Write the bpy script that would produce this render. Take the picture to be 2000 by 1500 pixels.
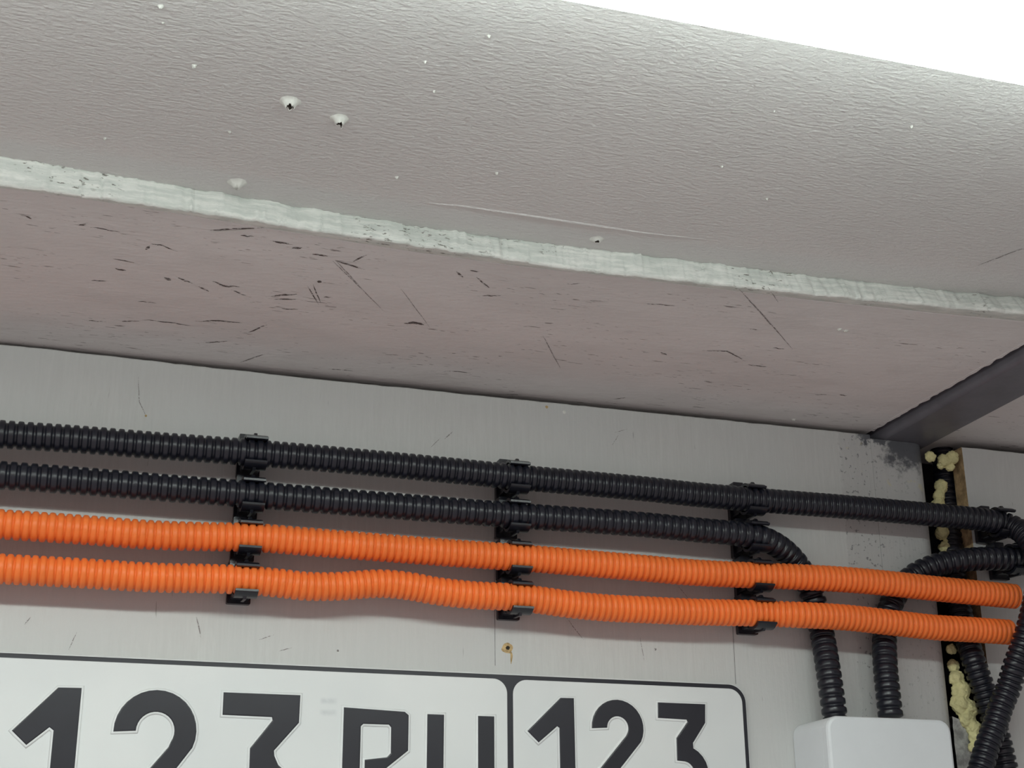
import bpy, bmesh, math, random
from mathutils import Vector, Matrix, noise

for o in list(bpy.data.objects):
    bpy.data.objects.remove(o)
sc = bpy.context.scene
COL = sc.collection
random.seed(7)

# ------------------------------------------------------------------ camera
# rows: camera right, camera down, camera forward in room axes
# (x runs along the wall, y goes into the wall, z is up; wall face at y = 0)
MR = ((0.95125437, -0.3082959, -0.00829256),
      (0.09876891, 0.33000566, -0.93879762),
      (0.29216404, 0.89221629, 0.34436937))
FPX = 2900.0
DCAM = 0.78            # distance of the lens from the wall
ZCAM = 1.70            # height of the lens
CAMP = Vector((0, -DCAM, ZCAM))
cam_d = bpy.data.cameras.new('camera')
cam_d.sensor_width = 36.0
cam_d.lens = FPX / 2000.0 * 36.0
cam_d.clip_start = 0.01
cam = bpy.data.objects.new('camera', cam_d)
COL.objects.link(cam)
m = Matrix.Identity(4)
for i in range(3):
    m[i][0] = MR[0][i]
    m[i][1] = -MR[1][i]
    m[i][2] = -MR[2][i]
    m[i][3] = CAMP[i]
cam.matrix_world = m
sc.camera = cam

# ------------------------------------------------------------------ world, light level
world = bpy.data.worlds.new('room_light')
sc.world = world
world.use_nodes = True
wb = world.node_tree.nodes['Background']
wb.inputs[0].default_value = (1.0, 0.87, 0.86, 1)
wb.inputs[1].default_value = 0.48
LAMP_STRENGTH = 33.0
LAMP_COLOUR = (0.90, 1.0, 0.94, 1)
sc.view_settings.view_transform = 'Standard'
sc.view_settings.look = 'None'
sc.view_settings.exposure = 0.0
sc.view_settings.gamma = 1.0
sc.view_settings.use_curve_mapping = False

# ------------------------------------------------------------------ helpers
def ray(u, v):
    a, b = (u - 1000) / FPX, (v - 750) / FPX
    return Vector([MR[0][i] * a + MR[1][i] * b + MR[2][i] for i in range(3)])

def W(u, v, y=0.0):                       # pixel -> point on the plane y (parallel to the wall)
    d = ray(u, v)
    return CAMP + d * ((DCAM + y) / d.y)

ZB = ZCAM + 0.2955                        # underside of the boards over the wall
ZN = ZB + 0.0120                          # underside of the ceiling sheet

def C(u, v, z=ZB):                        # pixel -> point on a level plane
    d = ray(u, v)
    return CAMP + d * ((z - ZCAM) / d.z)

def obj(name, bm, mats, parent=None, smooth=True, origin=None):
    me = bpy.data.meshes.new(name)
    bmesh.ops.recalc_face_normals(bm, faces=bm.faces)
    if origin is not None:
        bmesh.ops.translate(bm, verts=bm.verts, vec=-Vector(origin))
    bm.to_mesh(me)
    bm.free()
    if not isinstance(mats, (list, tuple)):
        mats = [mats]
    for mt in mats:
        me.materials.append(mt)
    for p in me.polygons:
        p.use_smooth = smooth
    o = bpy.data.objects.new(name, me)
    COL.objects.link(o)
    if origin is not None:
        o.location = origin
    if parent is not None:
        o.parent = parent
        o.location = Vector(origin or (0, 0, 0)) - parent.location
    return o

def empty(name, loc):
    o = bpy.data.objects.new(name, None)
    o.empty_display_size = 0.02
    o.location = loc
    COL.objects.link(o)
    return o

def tag(o, label, cat, group=None):
    o['label'] = label
    o['category'] = cat
    if group:
        o['group'] = group
    return o

def struct(o, label=None):
    o['kind'] = 'structure'
    if label:
        o['label'] = label
    return o

def box(bm, x0, x1, y0, y1, z0, z1):
    r = bmesh.ops.create_cube(bm, size=1.0)
    for v in r['verts']:
        v.co = Vector((x0 + (v.co.x + .5) * (x1 - x0), y0 + (v.co.y + .5) * (y1 - y0), z0 + (v.co.z + .5) * (z1 - z0)))
    return r['verts']

def prism(bm, prof, axis, a0, a1):
    """closed 2-D profile swept along an axis: 'x' -> (y,z), 'y' -> (x,z), 'z' -> (x,y)"""
    def P(p, a):
        return {'x': (a, p[0], p[1]), 'y': (p[0], a, p[1]), 'z': (p[0], p[1], a)}[axis]
    A = [bm.verts.new(P(p, a0)) for p in prof]
    B = [bm.verts.new(P(p, a1)) for p in prof]
    n = len(prof)
    for i in range(n):
        bm.faces.new((A[i], A[(i + 1) % n], B[(i + 1) % n], B[i]))
    bm.faces.new(A)
    bm.faces.new(B)

def rrect(x0, x1, y0, y1, r, n=8):
    rs = r if isinstance(r, (list, tuple)) else (r,) * 4     # order: x1y1, x0y1, x0y0, x1y0
    out = []
    for k, (cx, cy) in enumerate(((x1, y1), (x0, y1), (x0, y0), (x1, y0))):
        rr = rs[k]
        sx, sy = (1 if cx == x1 else -1), (1 if cy == y1 else -1)
        if rr <= 0:
            out.append((cx, cy))
            continue
        for i in range(n + 1):
            a = math.pi / 2 * (k + i / n)
            out.append((cx - sx * rr + rr * math.cos(a), cy - sy * rr + rr * math.sin(a)))
    return out

def rslab(bm, x0, x1, z0, z1, yb, yf, r, bev=0.0004):
    """rounded-corner slab on the wall, back at yb, front at yf, small front bevel"""
    loops = []
    for (ins, y) in ((0, yb), (0, yf + bev), (bev * .3, yf + bev * .3), (bev, yf)):
        loops.append([bm.verts.new((p[0], y, p[1])) for p in rrect(x0 + ins, x1 - ins, z0 + ins, z1 - ins, max(r - ins, 1e-4), 10)])
    n = len(loops[0])
    for a, b in zip(loops, loops[1:]):
        for i in range(n):
            bm.faces.new((a[i], a[(i + 1) % n], b[(i + 1) % n], b[i]))
    bm.faces.new(loops[0])
    bm.faces.new(loops[-1])

# ------------------------------------------------------------------ node materials
class NT:
    def __init__(s, name):
        s.m = bpy.data.materials.new(name)
        s.m.use_nodes = True
        s.t = s.m.node_tree
        s.b = s.t.nodes['Principled BSDF']
        s.pos = s.t.nodes.new('ShaderNodeNewGeometry').outputs['Position']
    def n(s, kind, **kw):
        nd = s.t.nodes.new(kind)
        for k, v in kw.items():
            setattr(nd, k, v)
        return nd
    def put(s, sock, v):
        if hasattr(v, 'links') or isinstance(v, bpy.types.NodeSocket):
            s.t.links.new(v, sock)
        else:
            if isinstance(v, (tuple, list)) and len(v) == 3 and sock.type == 'RGBA':
                v = (*v, 1)
            sock.default_value = v
    def mapped(s, scale=(1, 1, 1), rot=(0, 0, 0), loc=(0, 0, 0)):
        nd = s.n('ShaderNodeMapping')
        s.put(nd.inputs['Vector'], s.pos)
        nd.inputs['Scale'].default_value = scale
        nd.inputs['Rotation'].default_value = rot
        nd.inputs['Location'].default_value = loc
        return nd.outputs[0]
    def noise(s, vec, scale, detail=4, rough=.55, dist=0):
        nd = s.n('ShaderNodeTexNoise')
        s.put(nd.inputs['Vector'], vec)
        nd.inputs['Scale'].default_value = scale
        nd.inputs['Detail'].default_value = detail
        nd.inputs['Roughness'].default_value = rough
        nd.inputs['Distortion'].default_value = dist
        return nd.outputs['Fac']
    def ramp(s, fac, a, b, lo=0.0, hi=1.0):
        nd = s.n('ShaderNodeMapRange')
        nd.interpolation_type = 'SMOOTHSTEP'
        s.put(nd.inputs[0], fac)
        for i, v in enumerate((a, b, lo, hi)):
            nd.inputs[i + 1].default_value = v
        return nd.outputs[0]
    def math(s, op, a, b=0.0, clamp=False):
        nd = s.n('ShaderNodeMath', operation=op, use_clamp=clamp)
        s.put(nd.inputs[0], a)
        s.put(nd.inputs[1], b)
        return nd.outputs[0]
    def mix(s, fac, a, b, mode='MIX'):
        nd = s.n('ShaderNodeMix', data_type='RGBA', blend_type=mode)
        s.put(nd.inputs[0], fac)
        s.put(nd.inputs[6], a)
        s.put(nd.inputs[7], b)
        return nd.outputs[2]
    def xyz(s):
        nd = s.n('ShaderNodeSeparateXYZ')
        s.put(nd.inputs[0], s.pos)
        return nd.outputs
    def bump(s, h, strength, dist=.001, normal=None):
        nd = s.n('ShaderNodeBump')
        nd.inputs['Strength'].default_value = strength
        nd.inputs['Distance'].default_value = dist
        s.put(nd.inputs['Height'], h)
        if normal is not None:
            s.put(nd.inputs['Normal'], normal)
        return nd.outputs[0]
    def out(s, col, rough=.6, normal=None, spec=.4, metal=0.0):
        s.put(s.b.inputs['Base Color'], col)
        s.put(s.b.inputs['Roughness'], rough)
        s.b.inputs['Specular IOR Level'].default_value = spec
        s.b.inputs['Metallic'].default_value = metal
        if normal is not None:
            s.put(s.b.inputs['Normal'], normal)
        return s.m

PAINT = (0.53, 0.54, 0.53)

def mat_wall():
    t = NT('grey_wall_paint')
    brush = t.noise(t.mapped((600, 600, 22)), 1.0, 5, .6)
    big = t.noise(t.pos, 9, 3)
    brush = t.math('ADD', t.math('MULTIPLY', brush, .5), t.math('MULTIPLY', t.noise(t.mapped((210, 210, 34), (0, .05, 0)), 1.0, 5, .65, 1.2), .5))
    col = t.mix(t.ramp(brush, .35, .7), tuple(c * .95 for c in PAINT), tuple(c * 1.04 for c in PAINT))
    col = t.mix(t.ramp(big, .35, .7), col, (.515, .53, .525))
    # small scuffs, leaning strokes
    sc1 = t.noise(t.mapped((420, 420, 60), (0, math.radians(24), 0)), 1.0, 2, .5)
    msk = t.noise(t.pos, 28, 2)
    f = t.math('MULTIPLY', t.ramp(sc1, .70, .76), t.ramp(msk, .50, .62))
    col = t.mix(t.math('MULTIPLY', f, .55), col, (.20, .20, .19))
    # filler strip beside the steel column, blotched with dark specks
    x = t.xyz()[0]
    edge = t.math('ADD', x, t.math('MULTIPLY', t.math('SUBTRACT', t.noise(t.pos, 130, 3), .5), .008))
    fil = t.math('MULTIPLY', t.ramp(edge, .4695, .4715), t.ramp(x, .545, .55, 1, 0))
    spk = t.math('MULTIPLY', t.math('MULTIPLY', fil, t.ramp(x, .492, .502, 1, .35)), t.ramp(t.noise(t.pos, 330, 3, .6), .585, .66))
    col = t.mix(t.math('MULTIPLY', fil, .35), col, (.40, .40, .40))
    col = t.mix(t.math('MULTIPLY', spk, .7), col, (.11, .11, .12))
    # bare dark steel and welding soot around the joint of beam and column
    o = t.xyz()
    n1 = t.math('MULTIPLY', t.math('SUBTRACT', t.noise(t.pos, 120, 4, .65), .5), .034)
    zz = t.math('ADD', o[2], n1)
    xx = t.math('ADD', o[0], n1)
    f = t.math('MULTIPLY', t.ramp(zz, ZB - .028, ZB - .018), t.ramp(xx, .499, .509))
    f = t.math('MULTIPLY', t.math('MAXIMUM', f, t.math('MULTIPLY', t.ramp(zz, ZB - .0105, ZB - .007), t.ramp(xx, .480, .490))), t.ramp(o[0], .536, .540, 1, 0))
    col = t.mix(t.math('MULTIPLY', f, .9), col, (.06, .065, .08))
    lim = t.math('MULTIPLY', t.math('MULTIPLY', t.ramp(o[2], ZB - .05, ZB - .03), fil), t.ramp(o[0], .54, .545, 1, 0))
    yl = t.math('MULTIPLY', t.ramp(t.noise(t.mapped(loc=(.3, .1, .2)), 90, 3), .64, .70), lim)
    col = t.mix(t.math('MULTIPLY', yl, .5), col, (.55, .50, .30))
    h = t.math('ADD', t.math('MULTIPLY', brush, 1.5), t.math('MULTIPLY', t.noise(t.pos, 300, 3), .5))
    return t.out(col, .55, t.bump(h, .4, .0006), .35)

def mat_sheet():
    t = NT('grey_ceiling_sheet_paint')
    big = t.noise(t.pos, 7, 3)
    col = t.mix(t.ramp(big, .3, .7), (.635, .63, .62), (.60, .60, .59))
    h = t.noise(t.mapped((260, 560, 560)), 1.0, 4, .55)
    h2 = t.noise(t.pos, 700, 3, .5)
    hh = t.math('ADD', h, t.math('MULTIPLY', h2, .4))
    return t.out(col, .6, t.bump(hh, .85, .0009), .3)

def mat_board():
    t = NT('scuffed_grey_board_paint')
    big = t.noise(t.mapped((6, 14, 14)), 1.0, 4, .6)
    mid = t.noise(t.mapped((28, 60, 60), (0, 0, .35)), 1.0, 5, .65)
    col = t.mix(t.ramp(big, .3, .7), (.71, .695, .685), (.64, .625, .615))
    col = t.mix(t.ramp(mid, .45, .75, 0, .5), col, (.59, .575, .565))
    region = t.noise(t.mapped((9, 22, 22), loc=(2.3, 1.1, 0)), 1.0, 3)
    d1 = t.noise(t.mapped((95, 560, 560), (0, 0, -.06)), 1.0, 2, .5)
    d2 = t.noise(t.mapped((150, 760, 760), (0, 0, .35), (4, 2, 0)), 1.0, 2, .5)
    f = t.math('MAXIMUM', t.ramp(d1, .675, .73), t.ramp(d2, .69, .75))
    f = t.math('MULTIPLY', f, t.ramp(region, .43, .58))
    col = t.mix(t.math('MULTIPLY', f, .72), col, (.13, .105, .10))
    h = t.math('SUBTRACT', t.math('ADD', t.math('MULTIPLY', mid, 1.4), t.math('MULTIPLY', t.noise(t.mapped((120, 420, 420)), 1.0, 4), .7)), f)
    return t.out(col, .6, t.bump(h, .45, .0009), .3)

def mat_edge():
    t = NT('pale_edge_filler')
    st = t.noise(t.mapped((60, 260, 480)), 1.0, 5, .65)
    col = t.mix(t.ramp(st, .35, .68), (.60, .64, .605), (.79, .81, .775))
    pit = t.math('MULTIPLY', t.ramp(t.noise(t.mapped((230, 500, 700)), 1.0, 3, .6), .60, .66), t.ramp(t.noise(t.pos, 24, 2), .48, .58))
    col = t.mix(t.math('MULTIPLY', pit, .85), col, (.14, .13, .11))
    h = t.math('SUBTRACT', st, pit)
    return t.out(col, .65, t.bump(h, .5, .0009), .3)

def mat_plain(name, col, rough=.5, spec=.5, vary=.12, scale=60, bump=0.0, metal=0.0):
    t = NT(name)
    nz = t.noise(t.pos, scale, 4, .6)
    c = t.mix(t.ramp(nz, .3, .7), tuple(v * (1 - vary) for v in col), tuple(min(1, v * (1 + vary)) for v in col))
    nrm = t.bump(t.noise(t.pos, scale * 6, 4), bump, .0006) if bump else None
    return t.out(c, rough, nrm, spec, metal)

def mat_plate_white():
    t = NT('plate_white')
    col = t.mix(t.ramp(t.noise(t.pos, 14, 3), .3, .7), (.63, .66, .665), (.68, .705, .705))
    o = t.xyz()
    def band(sock, a, b, e=.0012):
        return t.math('MULTIPLY', t.ramp(sock, a - e, a + e), t.ramp(sock, b - e, b + e, 1, 0))
    rows = t.math('MAXIMUM', band(o[2], ZCAM + .1112, ZCAM + .1136), band(o[2], ZCAM + .1052, ZCAM + .1076))
    sm = t.math('MULTIPLY', rows, band(o[0], .1478, .1560))
    sm = t.math('MULTIPLY', sm, t.ramp(t.noise(t.pos, 260, 3), .3, .6, .5, 1))
    col = t.mix(t.math('MULTIPLY', sm, .6), col, (.46, .49, .51))
    return t.out(col, .38, t.bump(t.noise(t.pos, 220, 3), .08, .0004), .5)

def mat_emit():
    t = NT('lamp_diffuser')
    em = t.n('ShaderNodeEmission')
    em.inputs[0].default_value = LAMP_COLOUR
    em.inputs[1].default_value = LAMP_STRENGTH
    t.t.links.new(em.outputs[0], t.t.nodes['Material Output'].inputs[0])
    return t.m

M_WALL = mat_wall()
M_SHEET = mat_sheet()
M_BOARD = mat_board()
M_EDGE = mat_edge()
M_WOOD = mat_plain('raw_wood_edge', (.42, .30, .17), .8, .2, .35, 180, .5)
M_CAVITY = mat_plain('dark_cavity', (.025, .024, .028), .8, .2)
M_BEAM = mat_plain('dark_steel_primer', (.125, .125, .145), .38, .5, .12, 40, .12)
M_BLACK = mat_plain('black_conduit_plastic', (.010, .011, .018), .32, .48, .15, 90)
M_CLIP = mat_plain('black_clip_plastic', (.010, .011, .017), .28, .55, .1, 90)
M_ORANGE = mat_plain('orange_conduit_plastic', (.85, .185, .036), .42, .38, .05, 40)
M_PWHITE = mat_plate_white()
M_PBLACK = mat_plain('plate_black_ink', (.022, .023, .030), .34, .4, .08, 40)
M_BOX = mat_plain('white_box_plastic', (.66, .695, .72), .42, .4, .02, 30)
M_FOAM = mat_plain('yellow_mounting_foam', (.66, .62, .33), .75, .25, .14, 130, .7)
def mat_scratch(name, col, cover):
    t = NT(name)
    nz = t.noise(t.mapped((420, 1400, 1400)), 1.0, 4, .65)
    t.put(t.b.inputs['Alpha'], t.ramp(nz, .62 - cover * .3, .70 - cover * .3))
    return t.out(col, .8, None, .2)
M_SCRATCH = mat_scratch('scratch_dark', (.12, .10, .095), .62)
M_SCRATCH2 = mat_scratch('scratch_soft', (.25, .235, .23), .62)
M_PENCIL = mat_plain('pencil_grey', (.24, .24, .24), .7, .2, .25, 300)
M_NIB = mat_plain('pale_paint_nib', (.68, .70, .66), .55, .35, .06, 200)
M_HOLE = mat_plain('hole_dark', (.05, .042, .035), .9, .1, .2, 200)
M_RUST = mat_plain('rusty_rim', (.45, .33, .17), .8, .2, .35, 400)
M_HOUSING = mat_plain('lamp_housing', (.55, .58, .62), .4, .5, .03, 20)
M_LAMP = mat_emit()

# ------------------------------------------------------------------ the setting
XL, XR = -1.1, 0.80
ZLOW = ZCAM - 0.9
WALL_END = 0.4935

def top_edge(x):
    """height of the gap over the wall panel: thin at the far left, wider in the middle"""
    g = 0.0014 + 0.0020 * min(1, max(0, (x + .05) / .18))
    return ZB - g - 0.0005 * noise.noise(Vector((x * 55, 3.1, 0))) - .0003 * noise.noise(Vector((x * 240, 9, 0)))

def wall_panel(name, x0, x1, topf, thick=.012, wood_left=False, step=.004):
    bm = bmesh.new()
    n = max(2, int((x1 - x0) / step))
    rows = []
    for i in range(n + 1):
        x = x0 + (x1 - x0) * i / n
        zt = topf(x)
        rows.append([bm.verts.new(c) for c in ((x, thick, ZLOW), (x, 0, ZLOW), (x, 0, zt - .0006), (x, .0006, zt), (x, thick, zt))])
    for a, b in zip(rows, rows[1:]):
        for k in range(5):
            bm.faces.new((a[k], a[(k + 1) % 5], b[(k + 1) % 5], b[k]))
    f0 = bm.faces.new(rows[0])
    bm.faces.new(rows[-1])
    if wood_left:
        f0.material_index = 1
    return obj(name, bm, [M_WALL, M_WOOD], smooth=False)

wall_back = struct(wall_panel('wall_back', XL, WALL_END, top_edge), 'grey painted wall panel carrying the conduits and the plate')
RX = 0.5608
wall_right = struct(wall_panel('wall_right', RX, XR, lambda x: ZB - .0055 - .0005 * noise.noise(Vector((x * 60, 1, 0))), wood_left=True),
                    'grey wall panel with raw wood edge right of the gap')
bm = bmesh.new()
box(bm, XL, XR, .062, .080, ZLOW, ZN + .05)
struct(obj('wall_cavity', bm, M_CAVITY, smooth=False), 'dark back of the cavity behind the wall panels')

bm = bmesh.new()
box(bm, XR, XR + .012, -1.0, .062, ZLOW, ZN + .018)  # unseen side wall, added to cut the ambient light from the right
struct(obj('wall_light_block', bm, M_WALL, smooth=False), 'added unseen grey wall closing the room and darkening the light from the right')

# ceiling sheet (upper) with the thinner board screwed under it along the wall
BX1 = 0.4965                              # the board stops short of the steel beam
bm = bmesh.new()
box(bm, XL, BX1, -1.3, .062, ZN, ZN + .018)
ceiling = struct(obj('ceiling', bm, M_SHEET, smooth=False), 'grey painted ceiling sheet with orange-peel texture')

def table(pix, z):
    """front edge depth along x, read off points seen on a level plane"""
    T = sorted((C(u, v, z).x, C(u, v, z).y) for u, v in pix)
    def f(x):
        if x <= T[0][0]:
            return T[0][1]
        for (xa, ya), (xb, yb) in zip(T, T[1:]):
            if x <= xb:
                return ya + (yb - ya) * (x - xa) / (xb - xa)
        return T[-1][1] + (T[-1][1] - T[-2][1]) / (T[-1][0] - T[-2][0]) * (x - T[-1][0])
    return f
low_y = table([(0, 360), (200, 386), (400, 415), (600, 447), (800, 476), (1000, 507), (1150, 529), (1260, 540), (1400, 555), (1700, 585), (2000, 612)], ZB)
high_y = table([(0, 305), (200, 338), (400, 372), (600, 406), (800, 440), (1000, 468), (1200, 491), (1400, 516), (1600, 541), (1800, 563), (2000, 583)], ZN)

def front_y(x):
    return max(low_y(x), high_y(x)) + .0030

bm = bmesh.new()
n = 220
rows = []
for i in range(n + 1):
    x = XL + (BX1 - XL) * i / n
    yf = front_y(x)
    rows.append([bm.verts.new(c) for c in ((x, .055, ZN), (x, yf, ZN), (x, yf, ZB + .0006), (x, yf + .0006, ZB), (x, .055, ZB))])
for a, b in zip(rows, rows[1:]):
    for k in range(5):
        bm.faces.new((a[k], a[(k + 1) % 5], b[(k + 1) % 5], b[k]))
bm.faces.new(rows[0]); bm.faces.new(rows[-1])
board = obj('board', bm, M_BOARD, ceiling, smooth=False)
board['label'] = 'scuffed grey board under the ceiling along the wall'

# ragged right end strip of that board
bm = bmesh.new()
n = 60
prev = None
for i in range(n + 1):
    y = -.178 + (.178 + .002) * i / n
    xx = BX1 + .0012 + .0016 * noise.noise(Vector((y * 160, 5, 0))) + .0010 * noise.noise(Vector((y * 520, 2, 0)))
    ring = [bm.verts.new(c) for c in ((BX1 - .001, y, ZB - .0002), (xx, y, ZB - .0002), (xx, y, ZB + .006), (BX1 - .001, y, ZB + .006))]
    if prev:
        for k in range(4):
            bm.faces.new((prev[k], prev[(k + 1) % 4], ring[(k + 1) % 4], ring[k]))
    else:
        bm.faces.new(ring)
    prev = ring
bm.faces.new(prev)
obj('ragged_end', bm, M_BOARD, board, smooth=False)

# pale filler bead over the front edge of the board
bm = bmesh.new()
n = 1600
prev = None
for i in range(n + 1):
    x = XL + (BX1 - XL) * i / n
    yf = front_y(x)
    nz = noise.noise
    j1 = .0006 * nz(Vector((x * 120, 1, 0))) + .0005 * nz(Vector((x * 420, 2, 0))) + .0004 * nz(Vector((x * 900, 2, 5)))
    j2 = .0006 * nz(Vector((x * 90, 7, 0))) + .0004 * nz(Vector((x * 430, 8, 0)))
    fat = .0006 * nz(Vector((x * 45, 4, 0)))
    step = .0016 * max(0, nz(Vector((x * 38, 21, 0)))) + .0010 * max(0, nz(Vector((x * 150, 31, 0))))
    lo, hi = low_y(x) + j1 * 2.6 + step, high_y(x) + j2 * 3.2
    pts = [(yf + .0035, ZB + .0006), (lo + .0010, ZB - .0003), (lo, ZB - .0005), (lo + (hi - lo) * .06 - .0009 - fat, ZB + .0012),
           (lo + (hi - lo) * .35 - .0008 - fat, ZB + .0042), (lo + (hi - lo) * .65 - .0004, ZB + .0080), (lo + (hi - lo) * .92, ZB + .0112), (hi, ZN + .0003),
           (yf + .003, ZN + .0003)]
    ring = [bm.verts.new((x, p[0], p[1])) for p in pts]
    if prev:
        for k in range(len(pts)):
            bm.faces.new((prev[k], prev[(k + 1) % len(pts)], ring[(k + 1) % len(pts)], ring[k]))
    else:
        bm.faces.new(ring)
    prev = ring
bm.faces.new(prev)
eb = obj('edge_filler', bm, M_EDGE, board)
eb['label'] = 'pale filled and painted front edge of the board'

# board on the far side of the beam
bm = bmesh.new()
n = 50
prev = None
for i in range(n + 1):
    y = -1.3 + (1.355) * (i / n)
    xx = .5435 + .0012 * noise.noise(Vector((y * 90, 15, 0)))
    ring = [bm.verts.new(c) for c in ((xx, y, ZB), (XR, y, ZB), (XR, y, ZN + .018), (xx, y, ZN + .018))]
    if prev:
        for k in range(4):
            bm.faces.new((prev[k], prev[(k + 1) % 4], ring[(k + 1) % 4], ring[k]))
    else:
        bm.faces.new(ring)
    prev = ring
bm.faces.new(prev)
struct(obj('ceiling_right', bm, M_BOARD, smooth=False), 'pinkish grey ceiling board right of the steel beam')

# ------------------------------------------------------------------ steel frame
bm = bmesh.new()
prism(bm, rrect(.4936, .5345, -.0002, .040, (.004, .004, 0, .011), 24), 'z', ZLOW, ZB - .0062)
tag(obj('steel_column', bm, M_WALL, smooth=False, origin=(.514, .02, ZLOW)), 'grey painted square steel column between wall panel and foam-filled gap', 'column')
bm = bmesh.new()
prism(bm, rrect(.5012, .5398, ZB - .006, ZB + .033, .0035, 16), 'y', -1.3, .055)
tag(obj('steel_beam', bm, M_BEAM, smooth=False, origin=(.5205, -.6, ZB - .006)), 'dark grey square steel beam running along the ceiling to the wall', 'beam')

# ------------------------------------------------------------------ lamp
LX0, LX1 = -.60, .42
lamp = empty('linear_ceiling_lamp', (.5 * (LX0 + LX1), -.417, ZN))
tag(lamp, 'long glowing white linear lamp fixed under the ceiling', 'lamp')
LY0, LY1 = -.4395, -.3950
bm = bmesh.new()
prism(bm, rrect(LY0, LY1, ZN - .0200, ZN, .0010, 3), 'x', LX0, LX1)
obj('housing', bm, M_HOUSING, lamp, origin=lamp.location.copy())
bm = bmesh.new()
prism(bm, rrect(LY0, LY1, ZN - .0260, ZN - .0201, (.0003, .0003, .0045, .0045), 6), 'x', LX0 + .006, LX1 - .006)
obj('diffuser', bm, M_LAMP, lamp, origin=lamp.location.copy())
for a, b in ((LX0, LX0 + .0058), (LX1 - .0058, LX1)):
    bm = bmesh.new()
    prism(bm, rrect(LY0, LY1, ZN - .0260, ZN - .0201, (.0003, .0003, .0045, .0045), 6), 'x', a, b)
    obj('end_cap', bm, M_HOUSING, lamp, origin=lamp.location.copy())

# ------------------------------------------------------------------ corrugated conduits
def smooth_path(pts, per=24):
    P = [pts[0] + (pts[0] - pts[1])] + pts + [pts[-1] + (pts[-1] - pts[-2])]
    out = []
    for i in range(1, len(P) - 2):
        p0, p1, p2, p3 = P[i - 1:i + 3]
        t = [0.0]
        for a, b in ((p0, p1), (p1, p2), (p2, p3)):
            t.append(t[-1] + max((b - a).length, 1e-6) ** .5)
        for k in range(per):
            s = t[1] + (t[2] - t[1]) * k / per
            def L(a, b, ta, tb):
                return a * ((tb - s) / (tb - ta)) + b * ((s - ta) / (tb - ta))
            A1, A2, A3 = L(p0, p1, t[0], t[1]), L(p1, p2, t[1], t[2]), L(p2, p3, t[2], t[3])
            out.append(L(L(A1, A2, t[0], t[2]), L(A2, A3, t[1], t[3]), t[1], t[2]))
    out.append(pts[-1])
    return out

BLACK_PROF = ((0, .82), (.24, .82), (.31, .94), (.36, .985), (.46, 1.0), (.77, 1.0), (.88, .985), (.93, .94))
ORANGE_PROF = ((0, .83), (.13, .83), (.19, .91), (.28, .97), (.42, 1.0), (.70, 1.0), (.84, .97), (.93, .91))

def conduit(name, pix, r, pitch0, pitch1, prof, mat, label, cut_end=False, segs=30):
    path = smooth_path([W(*p) for p in pix])
    cum = [0.0]
    for a, b in zip(path, path[1:]):
        cum.append(cum[-1] + (b - a).length)
    total = cum[-1]
    st = []
    s = 0.0
    while s < total:
        pt = pitch0 + (pitch1 - pitch0) * s / total
        pt *= 1 + .03 * noise.noise(Vector((s * 40, pitch0 * 1e4, 0)))
        for f, rad in prof:
            if s + f * pt <= total:
                st.append((s + f * pt, rad * r))
        s += pt
    bm = bmesh.new()
    def at(s):
        lo, hi = 0, len(cum) - 1
        while hi - lo > 1:
            md = (lo + hi) // 2
            if cum[md] <= s:
                lo = md
            else:
                hi = md
        f = (s - cum[lo]) / max(cum[hi] - cum[lo], 1e-9)
        p = path[lo].lerp(path[hi], f)
        a = path[max(lo - 2, 0)]
        b = path[min(hi + 2, len(path) - 1)]
        return p, (b - a).normalized()
    e = None
    prev = None
    rings = []
    for s, rad in st:
        p, tn = at(s)
        if e is None:
            e = tn.orthogonal().normalized()
        e = (e - tn * e.dot(tn)).normalized()
        q = tn.cross(e)
        ring = [bm.verts.new(p + (e * math.cos(2 * math.pi * k / segs) + q * math.sin(2 * math.pi * k / segs)) * rad) for k in range(segs)]
        rings.append(ring)
        last = (p, tn, e, q)
    if cut_end:                            # open cut end with wall thickness and a dark bore
        p, tn, e, q = last
        for rad, back in ((r * .80, 0), (r * .78, .02), (r * .3, .0205)):
            rings.append([bm.verts.new(p - tn * back + (e * math.cos(2 * math.pi * k / segs) + q * math.sin(2 * math.pi * k / segs)) * rad) for k in range(segs)])
    for a, b in zip(rings, rings[1:]):
        for k in range(segs):
            bm.faces.new((a[k], a[(k + 1) % segs], b[(k + 1) % segs], b[k]))
    bm.faces.new(rings[0])
    bm.faces.new(rings[-1])
    o = obj(name, bm, mat, origin=W(*pix[0]))
    tag(o, label, 'conduit', 'corrugated conduits on the wall')
    return o

RB, RO = .0073, .0076
YB, YO = -.0195, -.0195

def flat(pts, y):
    return [(u, v, y) for u, v in pts]

_W = W
def W(u, v=None, y=0.0):                   # accepts a ready point as well as a pixel
    if isinstance(u, Vector):
        return u.copy()
    return _W(u, v, y)

def with_left(pts, y):
    a, b = W(pts[0][0], pts[0][1], y), W(pts[1][0], pts[1][1], y)
    d = (a - b).normalized()
    d.z *= .3
    return [(a + d * .35,), (a + d * .12,)] + pts

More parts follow.
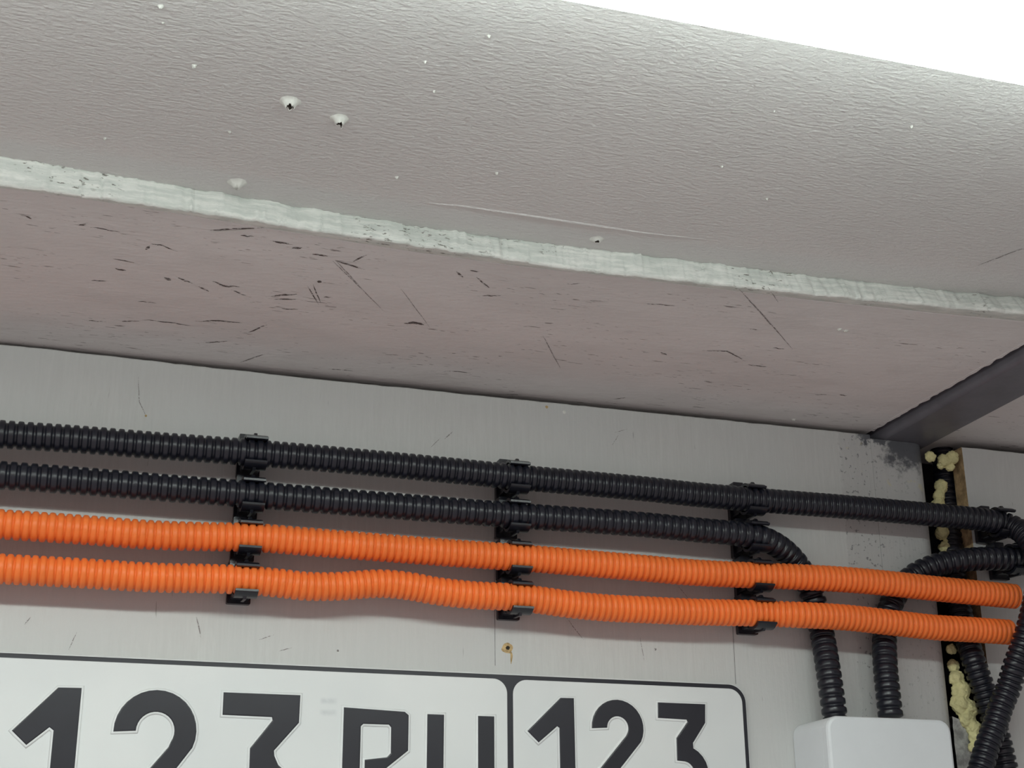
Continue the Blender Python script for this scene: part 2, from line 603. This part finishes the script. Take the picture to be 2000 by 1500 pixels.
c1 = flat([(0, 848), (150, 858), (300, 870), (490, 884), (700, 902), (880, 919), (1010, 932), (1260, 955), (1350, 965), (1472, 976),
           (1650, 990), (1750, 999), (1850, 1008), (1925, 1016), (1962, 1023)], YB) + \
     [(1990, 1035, -.0255), (2014, 1060, -.0335), (2026, 1105, -.0400), (2024, 1160, -.0415), (2012, 1215, -.0405), (2000, 1255, -.0380), (1983, 1300, -.034),
      (1971, 1340, -.030), (1955, 1380, -.028), (1943, 1418, -.027), (1928, 1458, -.026), (1919, 1490, -.026), (1903, 1545, -.026), (1885, 1610, -.026)]
conduit('corrugated_conduit', with_left(c1, YB), RB, .00475, .00400, BLACK_PROF, M_BLACK,
        'topmost black corrugated conduit, bending down at the right end past the orange ones')
c2 = flat([(0, 928), (150, 939), (300, 951), (490, 966), (700, 983), (880, 997), (1010, 1007), (1260, 1025), (1350, 1034), (1445, 1043)], YB) + \
     [(1482, 1049, -.0190), (1512, 1062, -.0165), (1541, 1084, -.0115), (1565, 1114, -.0082), (1583, 1152, -.0077), (1597, 1200, -.0076),
      (1607, 1245, -.0092), (1617, 1305, -.015), (1625, 1360, -.0175), (1631, 1402, -.0185)]
conduit('corrugated_conduit', with_left(c2, YB), RB, .00475, .00520, BLACK_PROF, M_BLACK,
        'second black corrugated conduit, curving down behind the orange ones into the white box')
c3 = [(2140, 1102, YB), (2060, 1097, YB), (1995, 1093, YB), (1935, 1091, YB), (1880, 1094, -.0185), (1832, 1103, -.0150), (1790, 1121, -.0105), (1758, 1150, -.0080),
      (1737, 1190, -.0077), (1728, 1240, -.0088), (1729, 1300, -.0145), (1735, 1360, -.0175), (1740, 1403, -.0185)]
conduit('corrugated_conduit', c3, RB, .0047, .0052, BLACK_PROF, M_BLACK,
        'short black corrugated conduit arching from the right edge down into the white box')
c4 = [(1838, 868, .024), (1842, 900, .023), (1846, 950, .021), (1852, 1000, .019), (1858, 1060, .015), (1866, 1130, .009), (1877, 1200, .002), (1890, 1252, -.003),
      (1903, 1295, -.007), (1922, 1350, -.0075), (1936, 1395, -.0078), (1950, 1440, -.0078), (1962, 1490, -.008), (1978, 1560, -.008)]
conduit('corrugated_conduit', c4, RB, .0042, .0042, BLACK_PROF, M_BLACK,
        'black corrugated conduit coming out of the foam-filled gap below the orange ends')
o1 = flat([(0, 1024), (150, 1034), (300, 1045), (400, 1048), (495, 1050), (600, 1058), (750, 1070), (880, 1080), (1010, 1089), (1120, 1098), (1260, 1110),
           (1350, 1118), (1480, 1124)], YO) + [(1560, 1127, -.0225), (1650, 1132, -.0235), (1740, 1140, -.0238), (1820, 1149, -.0235), (1900, 1157, -.0230), (1982, 1165, -.0225)]
conduit('corrugated_conduit', with_left(o1, YO), RO, .0045, .0034, ORANGE_PROF, M_ORANGE,
        'upper of the two orange corrugated conduits, cut off at the right', cut_end=True)
o2 = flat([(0, 1111), (150, 1119), (300, 1128), (400, 1130), (482, 1133), (545, 1139), (600, 1145), (660, 1145), (745, 1140), (800, 1145), (850, 1154), (920, 1162),
           (1012, 1167), (1060, 1173), (1110, 1180), (1180, 1187), (1260, 1191), (1350, 1195), (1485, 1198)], YO) + \
     [(1560, 1201, -.0240), (1650, 1206, -.0245), (1740, 1216, -.0245), (1820, 1225, -.0240), (1900, 1230, -.0230), (1974, 1235, -.0225)]
conduit('corrugated_conduit', with_left(o2, YO), RO, .0042, .0034, ORANGE_PROF, M_ORANGE,
        'lower wavy orange corrugated conduit, cut off at the right', cut_end=True)

# ------------------------------------------------------------------ conduit clips
def clip_meshes():
    """local: x along the conduit, y into the wall (0 = wall face), z up; conduit axis at z = 0"""
    rc = .0078
    yc = -.0195
    out = []
    bm = bmesh.new()
    prism(bm, rrect(-.0070, .0055, -.0092, .0092, .0006, 2), 'y', -.0035, -.0001)       # wall plate
    prism(bm, rrect(-.0055, .0048, -.0072, .0072, .0010, 2), 'y', -.0112, -.0034)       # saddle block
    prism(bm, rrect(-.0070, -.0005, .0090, .0132, .0004, 2), 'y', -.0095, -.0001)       # tongue that hooks into the next clip
    out.append(('base', bm))
    for s, nm in ((1, 'upper_jaw'), (-1, 'lower_jaw')):
        bm = bmesh.new()
        prof_o, prof_i = [], []
        for k in range(15):
            a = math.radians(46 + (138 - 46) * k / 14)       # 0 = straight out of the wall
            prof_o.append((yc - (rc + .0016) * math.cos(a), s * (rc + .0016) * math.sin(a)))
            prof_i.append((yc - rc * math.cos(a), s * rc * math.sin(a)))
        a = math.radians(46)
        tip = (yc - (rc + .0006) * math.cos(a) - .0012, s * ((rc + .0012) * math.sin(a) + .0006))
        tip2 = (yc - (rc + .0006) * math.cos(a) - .0011, s * ((rc + .0012) * math.sin(a) - .0005))
        foot = [(-.0108, prof_o[-1][1] + s * .0002), (-.0108, prof_i[-1][1])]
        prism(bm, [tip] + prof_o + foot + prof_i[::-1] + [tip2], 'x', -.0055, .0062)
        # stiffening rib on the outside
        prism(bm, [(yc + .003, s * (rc + .0014)), (yc - .003, s * (rc + .0010)), (yc - .0015, s * (rc + .0026)), (-.0110, s * (rc + .0020)), (-.0110, s * .0060)], 'x', -.0008, .0008)
        out.append((nm, bm))
    return out

clip_parts = [(n_, bm_) for n_, bm_ in clip_meshes()]
clip_me = {}
for n_, bm_ in clip_parts:
    bmesh.ops.recalc_face_normals(bm_, faces=bm_.faces)
    me = bpy.data.meshes.new(n_)
    bm_.to_mesh(me)
    bm_.free()
    me.materials.append(M_CLIP)
    clip_me[n_] = me

def clip(u, v, y, label, tilt=0.0):
    p = W(u, v, y)
    root = empty('conduit_clip', (p.x, 0, p.z))
    root.rotation_euler = (0, tilt, 0)
    tag(root, label, 'clip', 'black conduit clips on the wall')
    for n_ in ('base', 'upper_jaw', 'lower_jaw'):
        o = bpy.data.objects.new(n_, clip_me[n_])
        COL.objects.link(o)
        o.parent = root

cols = (('leftmost column of clips', ((497, 884), (492, 966), (486, 1049), (479, 1133))),
        ('middle column of clips above the screw hole', ((1009, 932), (1009, 1007), (1012, 1089), (1014, 1167))),
        ('third column of clips from the left', ((1470, 976), (1476, 1048), (1483, 1124), (1487, 1198))))
which = ('topmost black conduit', 'second black conduit', 'upper orange conduit', 'lower orange conduit')
for cname, spots in cols:
    for k, (u, v) in enumerate(spots):
        clip(u, v, YB, 'black plastic clip holding the %s, %s' % (which[k], cname))
clip(1957, 1021, YB, 'black plastic clip on the topmost conduit near its bend at the right edge')
clip(1985, 1093, YB, 'black plastic clip on the short arching conduit at the right edge')

# ------------------------------------------------------------------ number plate
def mmz(z):
    return ZCAM + z / 1000
plate = empty('number_plate', (.134, 0, mmz(19)))
tag(plate, 'white number plate with black border reading 123 RU 123 below the conduits', 'number plate')
def slab(name, x0, x1, z0, z1, yb, yf, r, mat, parent, bev=.0004):
    bm = bmesh.new()
    rslab(bm, x0 / 1000, x1 / 1000, mmz(z0), mmz(z1), yb, yf, r / 1000, bev)
    return bm
def local(o, root):
    return o
bm = slab('', -126, 394.2, 19, 131.0, -.0001, -.0030, 11, None, None, .0008)
obj('body', bm, M_PWHITE, plate, smooth=False, origin=plate.location.copy())
bm = slab('', -125.0, 393.2, 19.9, 130.1, -.0029, -.0038, 10.2, None, None)
obj('border', bm, M_PBLACK, plate, smooth=False, origin=plate.location.copy())
fields = []
for x0, x1 in ((-122.6, 249.9), (253.1, 390.9)):
    bm = slab('', x0, x1, 22.2, 127.8, -.0029, -.0040, 8, None, None, .0003)
    f = obj('field', bm, M_PWHITE, plate, smooth=False, origin=plate.location.copy())
    fields.append(f)

def arc(cx, cy, r, a0, a1, n=18):
    return [(cx + r * math.cos(math.radians(a0 + (a1 - a0) * i / n)), cy + r * math.sin(math.radians(a0 + (a1 - a0) * i / n))) for i in range(n + 1)]

G = {}
G['digit_one'] = [[(27, 114.1), (16, 113.9), (-3.6, 92.5), (3.6, 86), (13.6, 94.8), (15.8, 93.2), (15.8, 42), (27, 42)]]
G['digit_two'] = [arc(64.4, 94.3, 20.2, 182, -22) + [(58.5, 52), (85, 52), (85, 42), (44, 42), (44, 51.8), (71.6, 86.6)] + arc(64.4, 94.3, 9.6, -32, 180)]
G['digit_three'] = [[(97.3, 114.6), (136.6, 114.6), (136.4, 100.7), (124.2, 86.4), (124.5, 83.6)] + arc(116, 62, 20.2, 58, -180) +
                    arc(116, 62, 9.6, -180, 90) + [(112.4, 74.5), (112.2, 87.1), (123.0, 101.4), (122.6, 103.2), (97.4, 103.5)]]
G['letter_r'] = [[(160, 109.2), (192.6, 108.0), (194.6, 106.4), (194.6, 88.2), (183.2, 79.1), (194, 50), (184, 50), (174, 76), (171.8, 76), (171.8, 82.8),
                  (183.5, 84.3), (185.6, 86.5), (185.5, 99.8), (184.2, 101.3), (170.4, 101.3), (169, 100.0), (169, 50), (160, 50)]]
G['letter_u'] = [[(205.1, 107.2)] + arc(223.5, 67.5, 18.5, 180, 360) + [(242, 107.2), (233.2, 107.2)] + arc(223.5, 67.5, 9.7, 360, 180) + [(214, 107.2)]]
R1 = [[(287.9, 118.6), (280.3, 118.5), (261.1, 100.2), (267.2, 94.5), (278.0, 103.4), (279.4, 102.5), (279.4, 68), (288, 68)]]
R2 = [arc(313.5, 103.5, 15.2, 182, -28) + [(309, 76), (329, 76), (329, 68), (298.3, 68), (298.3, 76.6), (318.4, 99.2)] + arc(313.5, 103.5, 6.4, -32, 180)]
R3 = [[(338.2, 118.1), (367, 118.1), (366.4, 107.9), (358.3, 96.6), (358.4, 94.2)] + arc(352, 80, 15, 65, -180) + arc(352, 80, 6.6, -180, 80) +
      [(348.4, 86.9), (348.6, 98.9), (355.8, 108.0), (355.2, 109.4), (337.9, 109.8)]]

def glyph(name, loops, parent, label):
    cu = bpy.data.curves.new(name, 'CURVE')
    cu.dimensions = '2D'
    cu.fill_mode = 'BOTH'
    cu.extrude = .0004
    cu.bevel_depth = .0006
    cu.bevel_resolution = 2
    cu.offset = -.0004
    for lp in loops:
        sp = cu.splines.new('POLY')
        sp.points.add(len(lp) - 1)
        for q, p in zip(lp, sp.points):
            p.co = (q[0] / 1000, q[1] / 1000, 0, 1)
        sp.use_cyclic_u = True
    tmp = bpy.data.objects.new('tmp', cu)
    COL.objects.link(tmp)
    dg = bpy.context.evaluated_depsgraph_get()
    me = bpy.data.meshes.new_from_object(tmp.evaluated_get(dg))
    bpy.data.objects.remove(tmp)
    me.name = name
    org = plate.location
    for v in me.vertices:
        x, z, d = v.co
        v.co = (x - org.x, -.0041 - d - org.y, ZCAM + z - org.z)
    me.materials.clear()
    me.materials.append(M_PBLACK)
    for p in me.polygons:
        p.use_smooth = False
    o = bpy.data.objects.new(name, me)
    COL.objects.link(o)
    o.parent = parent
    o['label'] = label
    return o

def emboss(loops, parent):
    """white raised shoulder pressed into the sheet round each character"""
    cu = bpy.data.curves.new('shoulder', 'CURVE')
    cu.dimensions = '2D'
    cu.fill_mode = 'BOTH'
    cu.extrude = .0001
    cu.bevel_depth = .0007
    cu.bevel_resolution = 2
    cu.offset = .0006
    for lp in loops:
        sp = cu.splines.new('POLY')
        sp.points.add(len(lp) - 1)
        for q, p in zip(lp, sp.points):
            p.co = (q[0] / 1000, q[1] / 1000, 0, 1)
        sp.use_cyclic_u = True
    tmp = bpy.data.objects.new('tmp', cu)
    COL.objects.link(tmp)
    dg = bpy.context.evaluated_depsgraph_get()
    me = bpy.data.meshes.new_from_object(tmp.evaluated_get(dg))
    bpy.data.objects.remove(tmp)
    org = plate.location
    bm = bmesh.new()
    bm.from_mesh(parent.data)
    nb = len(bm.verts)
    bm.from_mesh(me)
    bm.verts.ensure_lookup_table()
    for v in bm.verts[nb:]:
        x, z, d = v.co
        v.co = (x - org.x, -.0041 - d * .8 - org.y, ZCAM + z - org.z)
    for f in bm.faces:
        f.material_index = 0
    bm.to_mesh(parent.data)
    bm.free()
    bpy.data.meshes.remove(me)

for nm in ('digit_one', 'digit_two', 'digit_three', 'letter_r', 'letter_u'):
    emboss(G[nm], fields[0])
    glyph(nm, G[nm], fields[0], 'large black embossed ' + nm.replace('_', ' ') + ' on the wide field')
for nm, lp in (('digit_one', R1), ('digit_two', R2), ('digit_three', R3)):
    emboss(lp, fields[1])
    glyph(nm, lp, fields[1], 'small black embossed ' + nm.replace('_', ' ') + ' on the narrow field')

# ------------------------------------------------------------------ white junction box
bx0, bx1 = .4237, .5030
bzt = W(1730, 1401, -.040).z
bzb = bzt - .080
jb = empty('junction_box', (.5 * (bx0 + bx1), 0, bzb))
tag(jb, 'white plastic junction box with rounded corners that two black conduits enter', 'junction box')
bm = bmesh.new()
rslab(bm, bx0, bx1, bzb, bzt, -.0006, -.0335, .0075, .0002)
obj('body', bm, M_BOX, jb, smooth=False, origin=jb.location.copy())
bm = bmesh.new()
rslab(bm, bx0, bx1, bzb, bzt, -.0336, -.0400, .0075, .0018)
obj('lid', bm, M_BOX, jb, smooth=False, origin=jb.location.copy())

# ------------------------------------------------------------------ foam
def foam(name, blobs, label):
    bm = bmesh.new()
    c0 = None
    for u, v, y, rad in blobs:
        c = W(u, v, y)
        c0 = c0 or c.copy()
        r = bmesh.ops.create_icosphere(bm, subdivisions=4, radius=1.0)
        for vt in r['verts']:
            d = vt.co.normalized()
            k = rad * (1 + .22 * noise.noise(d * 1.8 + c * 90) + .10 * noise.noise(d * 5 + c * 200) + .03 * noise.noise(d * 14))
            vt.co = c + Vector((d.x * k, d.y * k * .8, d.z * k))
    o = obj(name, bm, M_FOAM, origin=c0)
    md = o.modifiers.new('fuse', 'REMESH')
    md.mode = 'VOXEL'
    md.voxel_size = .0005
    sm = o.modifiers.new('soften', 'SMOOTH')
    sm.factor, sm.iterations = .6, 5
    me = bpy.data.meshes.new_from_object(o.evaluated_get(bpy.context.evaluated_depsgraph_get()))
    o.modifiers.clear()
    o.data = me
    for v in me.vertices:
        p = (v.co + o.location)
        v.co += v.normal * (.0006 * noise.noise(p * 420) + .0004 * noise.noise(p * 1100))
    for p in me.polygons:
        p.use_smooth = True
    return tag(o, label, 'foam')

foam('mounting_foam', [(1817, 892, .001, .0036), (1843, 899, .002, .0042), (1860, 893, .001, .0042), (1856, 912, .003, .0030), (1838, 908, .004, .0030)],
     'lumpy yellow foam at the top of the gap under the steel beam')
foam('mounting_foam', [(1838, 950, .012, .0045), (1834, 968, .012, .0040), (1833, 985, .011, .0045), (1840, 1040, .012, .0048), (1846, 1070, .013, .0045)],
     'yellow foam deep in the gap behind the topmost conduit')
foam('mounting_foam', [(1858, 1268, .006, .0034), (1862, 1300, .006, .0040), (1868, 1325, .003, .0048), (1878, 1350, .0025, .0060), (1876, 1375, .0020, .0062), (1892, 1385, .0015, .0058),
                       (1888, 1404, .001, .0052), (1900, 1420, .0005, .0048), (1904, 1440, 0, .0042), (1900, 1460, 0, .0030)],
     'pale yellow foam squeezed out of the gap beside the white box')

# filler that closes the gap low down, beside the box
bm = bmesh.new()
zt = W(1890, 1420, .002).z
nx, nz_ = 14, 40
grid = []
for j in range(nz_ + 1):
    row = []
    for i in range(nx + 1):
        x = .533 + (.5612 - .533) * i / nx
        z = ZLOW + (zt + .012 * i / nx * -1 + .006 - ZLOW) * (1 - (1 - j / nz_) ** 2)
        y = .0022 + .0018 * noise.noise(Vector((x * 150, 0, z * 150))) + .0008 * noise.noise(Vector((x * 500, 0, z * 500)))
        row.append(bm.verts.new((x, y, z)))
    grid.append(row)
back = [bm.verts.new((v.co.x, .02, v.co.z)) for v in grid[-1]]
for a, b in zip(grid, grid[1:]):
    for i in range(nx):
        bm.faces.new((a[i], a[i + 1], b[i + 1], b[i]))
for i in range(nx):
    bm.faces.new((grid[-1][i], grid[-1][i + 1], back[i + 1], back[i]))
M_FILL = mat_plain('rough_grey_filler', (.36, .36, .35), .8, .2, .35, 160, .8)
struct(obj('trim_1', bm, M_FILL), 'rough grey filler closing the gap beside the white box')

# ------------------------------------------------------------------ nail and screw marks, nibs and scratches
def mound(name, P, nrm, side, rad, hgt, hole, mat, parent, skew=0.0):
    """small raised burr, optionally with a hole; side = in-plane axis"""
    bm = bmesh.new()
    up = nrm.cross(side)
    n = 20
    seed = P.x * 310 + P.y * 170
    prof = [(1.0, 0.0), (.80, .14), (.62, .42), (.46, .85), (.38, 1.0)] + ([(.33, .9), (.28, .3), (.22, .12)] if hole else [(.22, 1.12), (.08, 1.16)])
    rings = []
    for rr, hh in prof:
        ring = []
        for k in range(n):
            a = 2 * math.pi * k / n
            j = 1 + .22 * noise.noise(Vector((math.cos(a) * 1.4, math.sin(a) * 1.4, seed))) + .16 * noise.noise(Vector((math.cos(a) * 3.5, math.sin(a) * 3.5, seed + rr * 4)))
            h = hh * (1 + .8 * noise.noise(Vector((math.cos(a) * 2, math.sin(a) * 2, seed + 9))))
            ring.append(bm.verts.new(P + (side * math.cos(a) + up * math.sin(a)) * rad * rr * j + nrm * (hgt * h - .00005) + up * skew * hh))
        rings.append(ring)
    for a, b in zip(rings, rings[1:]):
        for k in range(n):
            bm.faces.new((a[k], a[(k + 1) % n], b[(k + 1) % n], b[k]))
    f = bm.faces.new(rings[-1])
    if hole:
        f.material_index = 1
        for fc in bm.faces:
            if any(v in rings[-2] for v in fc.verts):
                fc.material_index = 1
    return obj(name, bm, [mat, M_HOLE], parent)

DN, XA = Vector((0, 0, -1)), Vector((1, 0, 0))
for u, v, r, h in ((567, 199, .0042, .0026), (664, 232, .0040, .0028)):
    mound('screw_burr', C(u, v, ZN), DN, XA, r, h, True, M_NIB, ceiling)
mound('screw_burr', C(1166, 467, ZN), DN, XA, .0034, .0014, True, M_NIB, ceiling)
mound('paint_nib', C(464, 357, ZN), DN, XA, .0042, .0022, False, M_NIB, ceiling)
for u, v, r in ((379, 128, .0012), (314, 12, .0013), (318, 44, .0007), (205, 270, .0008), (448, 257, .0009), (775, 346, .0010), (970, 338, .0010),
                (1498, 388, .0009), (1410, 325, .0008), (955, 70, .0009), (830, 120, .0008), (848, 178, .0008), (1780, 247, .0009), (1512, 217, .0006)):
    mound('paint_nib', C(u, v, ZN), DN, XA, r, r * .8, False, M_NIB, ceiling)

def ribbon(name, pts, w, mat, parent, nrm, lift=.00012, taper=True):
    bm = bmesh.new()
    L, R = [], []
    n = len(pts)
    for i, p in enumerate(pts):
        d = (pts[min(i + 1, n - 1)] - pts[max(i - 1, 0)]).normalized()
        s = d.cross(nrm).normalized()
        k = w / 2 * (1 - .85 * abs(2 * i / (n - 1) - 1) ** 2 if taper else 1)
        L.append(bm.verts.new(p + s * k + nrm * lift))
        R.append(bm.verts.new(p - s * k + nrm * lift))
    for i in range(n - 1):
        bm.faces.new((L[i], L[i + 1], R[i + 1], R[i]))
    return obj(name, bm, mat, parent, smooth=False)

def sub(pix, plane, jitter=.5, per=5):
    out = []
    for (a, b) in zip(pix, pix[1:]):
        for k in range(per):
            f = k / per
            out.append(plane(a[0] + (b[0] - a[0]) * f + random.uniform(-jitter, jitter), a[1] + (b[1] - a[1]) * f + random.uniform(-jitter, jitter)))
    out.append(plane(*pix[-1]))
    return out

# dark scratches in the scuffed board: pixel polylines on its underside, width in mm
S = [([(47, 421), (64, 428)], .7), ([(155, 440), (168, 437)], 1.1), ([(175, 443), (205, 448), (234, 453)], .6), ([(285, 488), (292, 480)], 1.2),
     ([(295, 476), (312, 478), (350, 492)], .7), ([(222, 505), (262, 513)], .7), ([(225, 524), (246, 528)], 1.4), ([(178, 547), (208, 549)], .8),
     ([(322, 542), (334, 547)], 2.0), ([(345, 540), (362, 548), (376, 553)], 1.0), ([(388, 559), (408, 569)], 1.0), ([(415, 549), (440, 559), (468, 560)], 1.2),
     ([(452, 566), (480, 577)], .7), ([(165, 626), (200, 627)], 1.0), ([(236, 628), (272, 627)], 1.0), ([(278, 624), (330, 629), (372, 636)], .8),
     ([(382, 627), (414, 626), (474, 630)], 1.2), ([(484, 649), (522, 634)], .9), ([(398, 669), (444, 666)], 1.1), ([(470, 707), (514, 692)], .9),
     ([(470, 459), (496, 462)], 1.2), ([(528, 470), (572, 477)], 1.3), ([(570, 485), (590, 483)], 1.6), ([(610, 496), (640, 500)], 1.3), ([(655, 508), (712, 526)], 1.1),
     ([(690, 510), (716, 498)], .9), ([(620, 549), (628, 551)], 2.0), ([(530, 578), (580, 574)], 1.6), ([(536, 584), (578, 584)], 1.0), ([(550, 602), (582, 604)], 1.0),
     ([(270, 588), (306, 592)], .8), ([(790, 631), (812, 630), (828, 634)], 2.2), ([(892, 530), (905, 543)], 1.0), ([(918, 528), (936, 530)], 1.0), ([(930, 540), (958, 564)], .7),
     ([(942, 577), (978, 577)], 1.0), ([(1100, 555), (1132, 553)], .7), ([(1260, 592), (1318, 597)], .7), ([(1372, 685), (1420, 686), (1452, 703)], .9),
     ([(1290, 688), (1302, 693)], 1.0), ([(1460, 712), (1500, 716)], .8), ([(1465, 642), (1482, 645)], .9), ([(1510, 679), (1532, 681)], .8),
     ([(1640, 771), (1655, 772)], 1.2), ([(1590, 770), (1620, 771)], .6), ([(640, 720), (690, 724)], .7), ([(1200, 780), (1222, 776)], .8), ([(868, 724), (920, 728)], .6),
     ([(830, 695), (842, 699)], 1.0), ([(600, 557), (622, 594)], .5), ([(612, 556), (626, 590)], .5), ([(632, 580), (650, 581)], .9)]
for pts, wd in S:
    ribbon('scratch', sub(pts, C, .8, 4), wd / 1000 * 1.35, M_SCRATCH, board, DN)
for pts, wd in (([(648, 508), (690, 548), (748, 606)], .6), ([(655, 508), (700, 555)], .5), ([(1442, 563), (1490, 615), (1548, 682)], .8), ([(1500, 560), (1520, 590)], .5),
                ([(780, 560), (840, 640)], .4), ([(1060, 655), (1095, 720)], .6)):
    ribbon('scratch', sub(pts, C, .5, 8), wd / 1000, M_SCRATCH2, board, DN)
ribbon('gouge', sub([(410, 450), (450, 447), (512, 445)], C, .2, 8), .0014, M_SCRATCH, board, DN)
ribbon('gouge_lip', sub([(408, 453), (450, 450), (495, 447)], C, .2, 8), .0007, M_NIB, board, DN, .0002)
for u, v in ((1640, 643), (1652, 646), (1550, 819)):
    mound('paint_nib', C(u, v), DN, XA, .0018, .0007, False, M_NIB, board)

# thin paint ridge on the sheet above the pale edge
def ridge(pix, plane, rad, mat, parent, nrm):
    pts = sub(pix, plane, .1, 8)
    bm = bmesh.new()
    prev = None
    n = len(pts)
    for i, p in enumerate(pts):
        d = (pts[min(i + 1, n - 1)] - pts[max(i - 1, 0)]).normalized()
        s = d.cross(nrm).normalized()
        k = rad * (1 - .9 * abs(2 * i / (n - 1) - 1) ** 2)
        ring = [bm.verts.new(p + s * k * a + nrm * k * b) for a, b in ((-1.2, -.1), (-.6, .5), (0, .7), (.6, .5), (1.2, -.1))]
        if prev:
            for j in range(4):
                bm.faces.new((prev[j], prev[j + 1], ring[j + 1], ring[j]))
        prev = ring
    return obj('paint_ridge', bm, mat, parent)
ridge([(810, 394), (900, 402), (1010, 418), (1160, 440), (1260, 455), (1400, 470)], lambda u, v: C(u, v, ZN), .0009, M_SHEET, ceiling, DN)
ribbon('scratch', sub([(1905, 520), (1950, 503), (2010, 480)], lambda u, v: C(u, v, ZN), .4, 6), .0008, M_SCRATCH2, ceiling, DN)

# wall marks
OUT = Vector((0, -1, 0))
for pix, wd in (([(965, 1050), (967, 1300)], .35), ([(1431, 1225), (1437, 1336)], .4)):
    ribbon('pencil_line', sub(pix, W, .1, 10), wd / 1000, M_PENCIL, wall_back, OUT, taper=False)
for pix, wd in (([(270, 735), (272, 785), (286, 815)], .45), ([(868, 858), (884, 843)], .6), ([(840, 875), (860, 855)], .4), ([(384, 1205), (392, 1245)], .7),
                ([(60, 1205), (48, 1220)], .5), ([(150, 1235), (134, 1270)], .5), ([(545, 1272), (570, 1265)], .5), ([(1250, 1245), (1258, 1290)], .4),
                ([(1105, 1205), (1140, 1250)], .5), ([(1200, 845), (1225, 838)], .4), ([(1195, 870), (1208, 850)], .4), ([(1320, 1140), (1345, 1170)], .4), ([(505, 1250), (535, 1240)], .5)):
    ribbon('scratch', sub(pix, W, .5, 5), wd / 1000, M_SCRATCH2, wall_back, OUT)
mound('screw_hole', W(991, 1266), OUT, XA, .0034, .0009, True, M_RUST, wall_back)
ribbon('rust_run', sub([(996, 1268), (999, 1280), (998, 1297)], W, .2, 5), .0013, M_RUST, wall_back, OUT, .00015)
for u, v, r in ((1102, 805, .0014), (1068, 795, .0012), (285, 812, .0008), (1280, 1268, .0010), (660, 1271, .0008)):
    mound('chip', W(u, v), OUT, XA, r, .0003, False, M_RUST if u in (1068, 285) else M_SCRATCH2 if r < .0011 else M_NIB, wall_back)
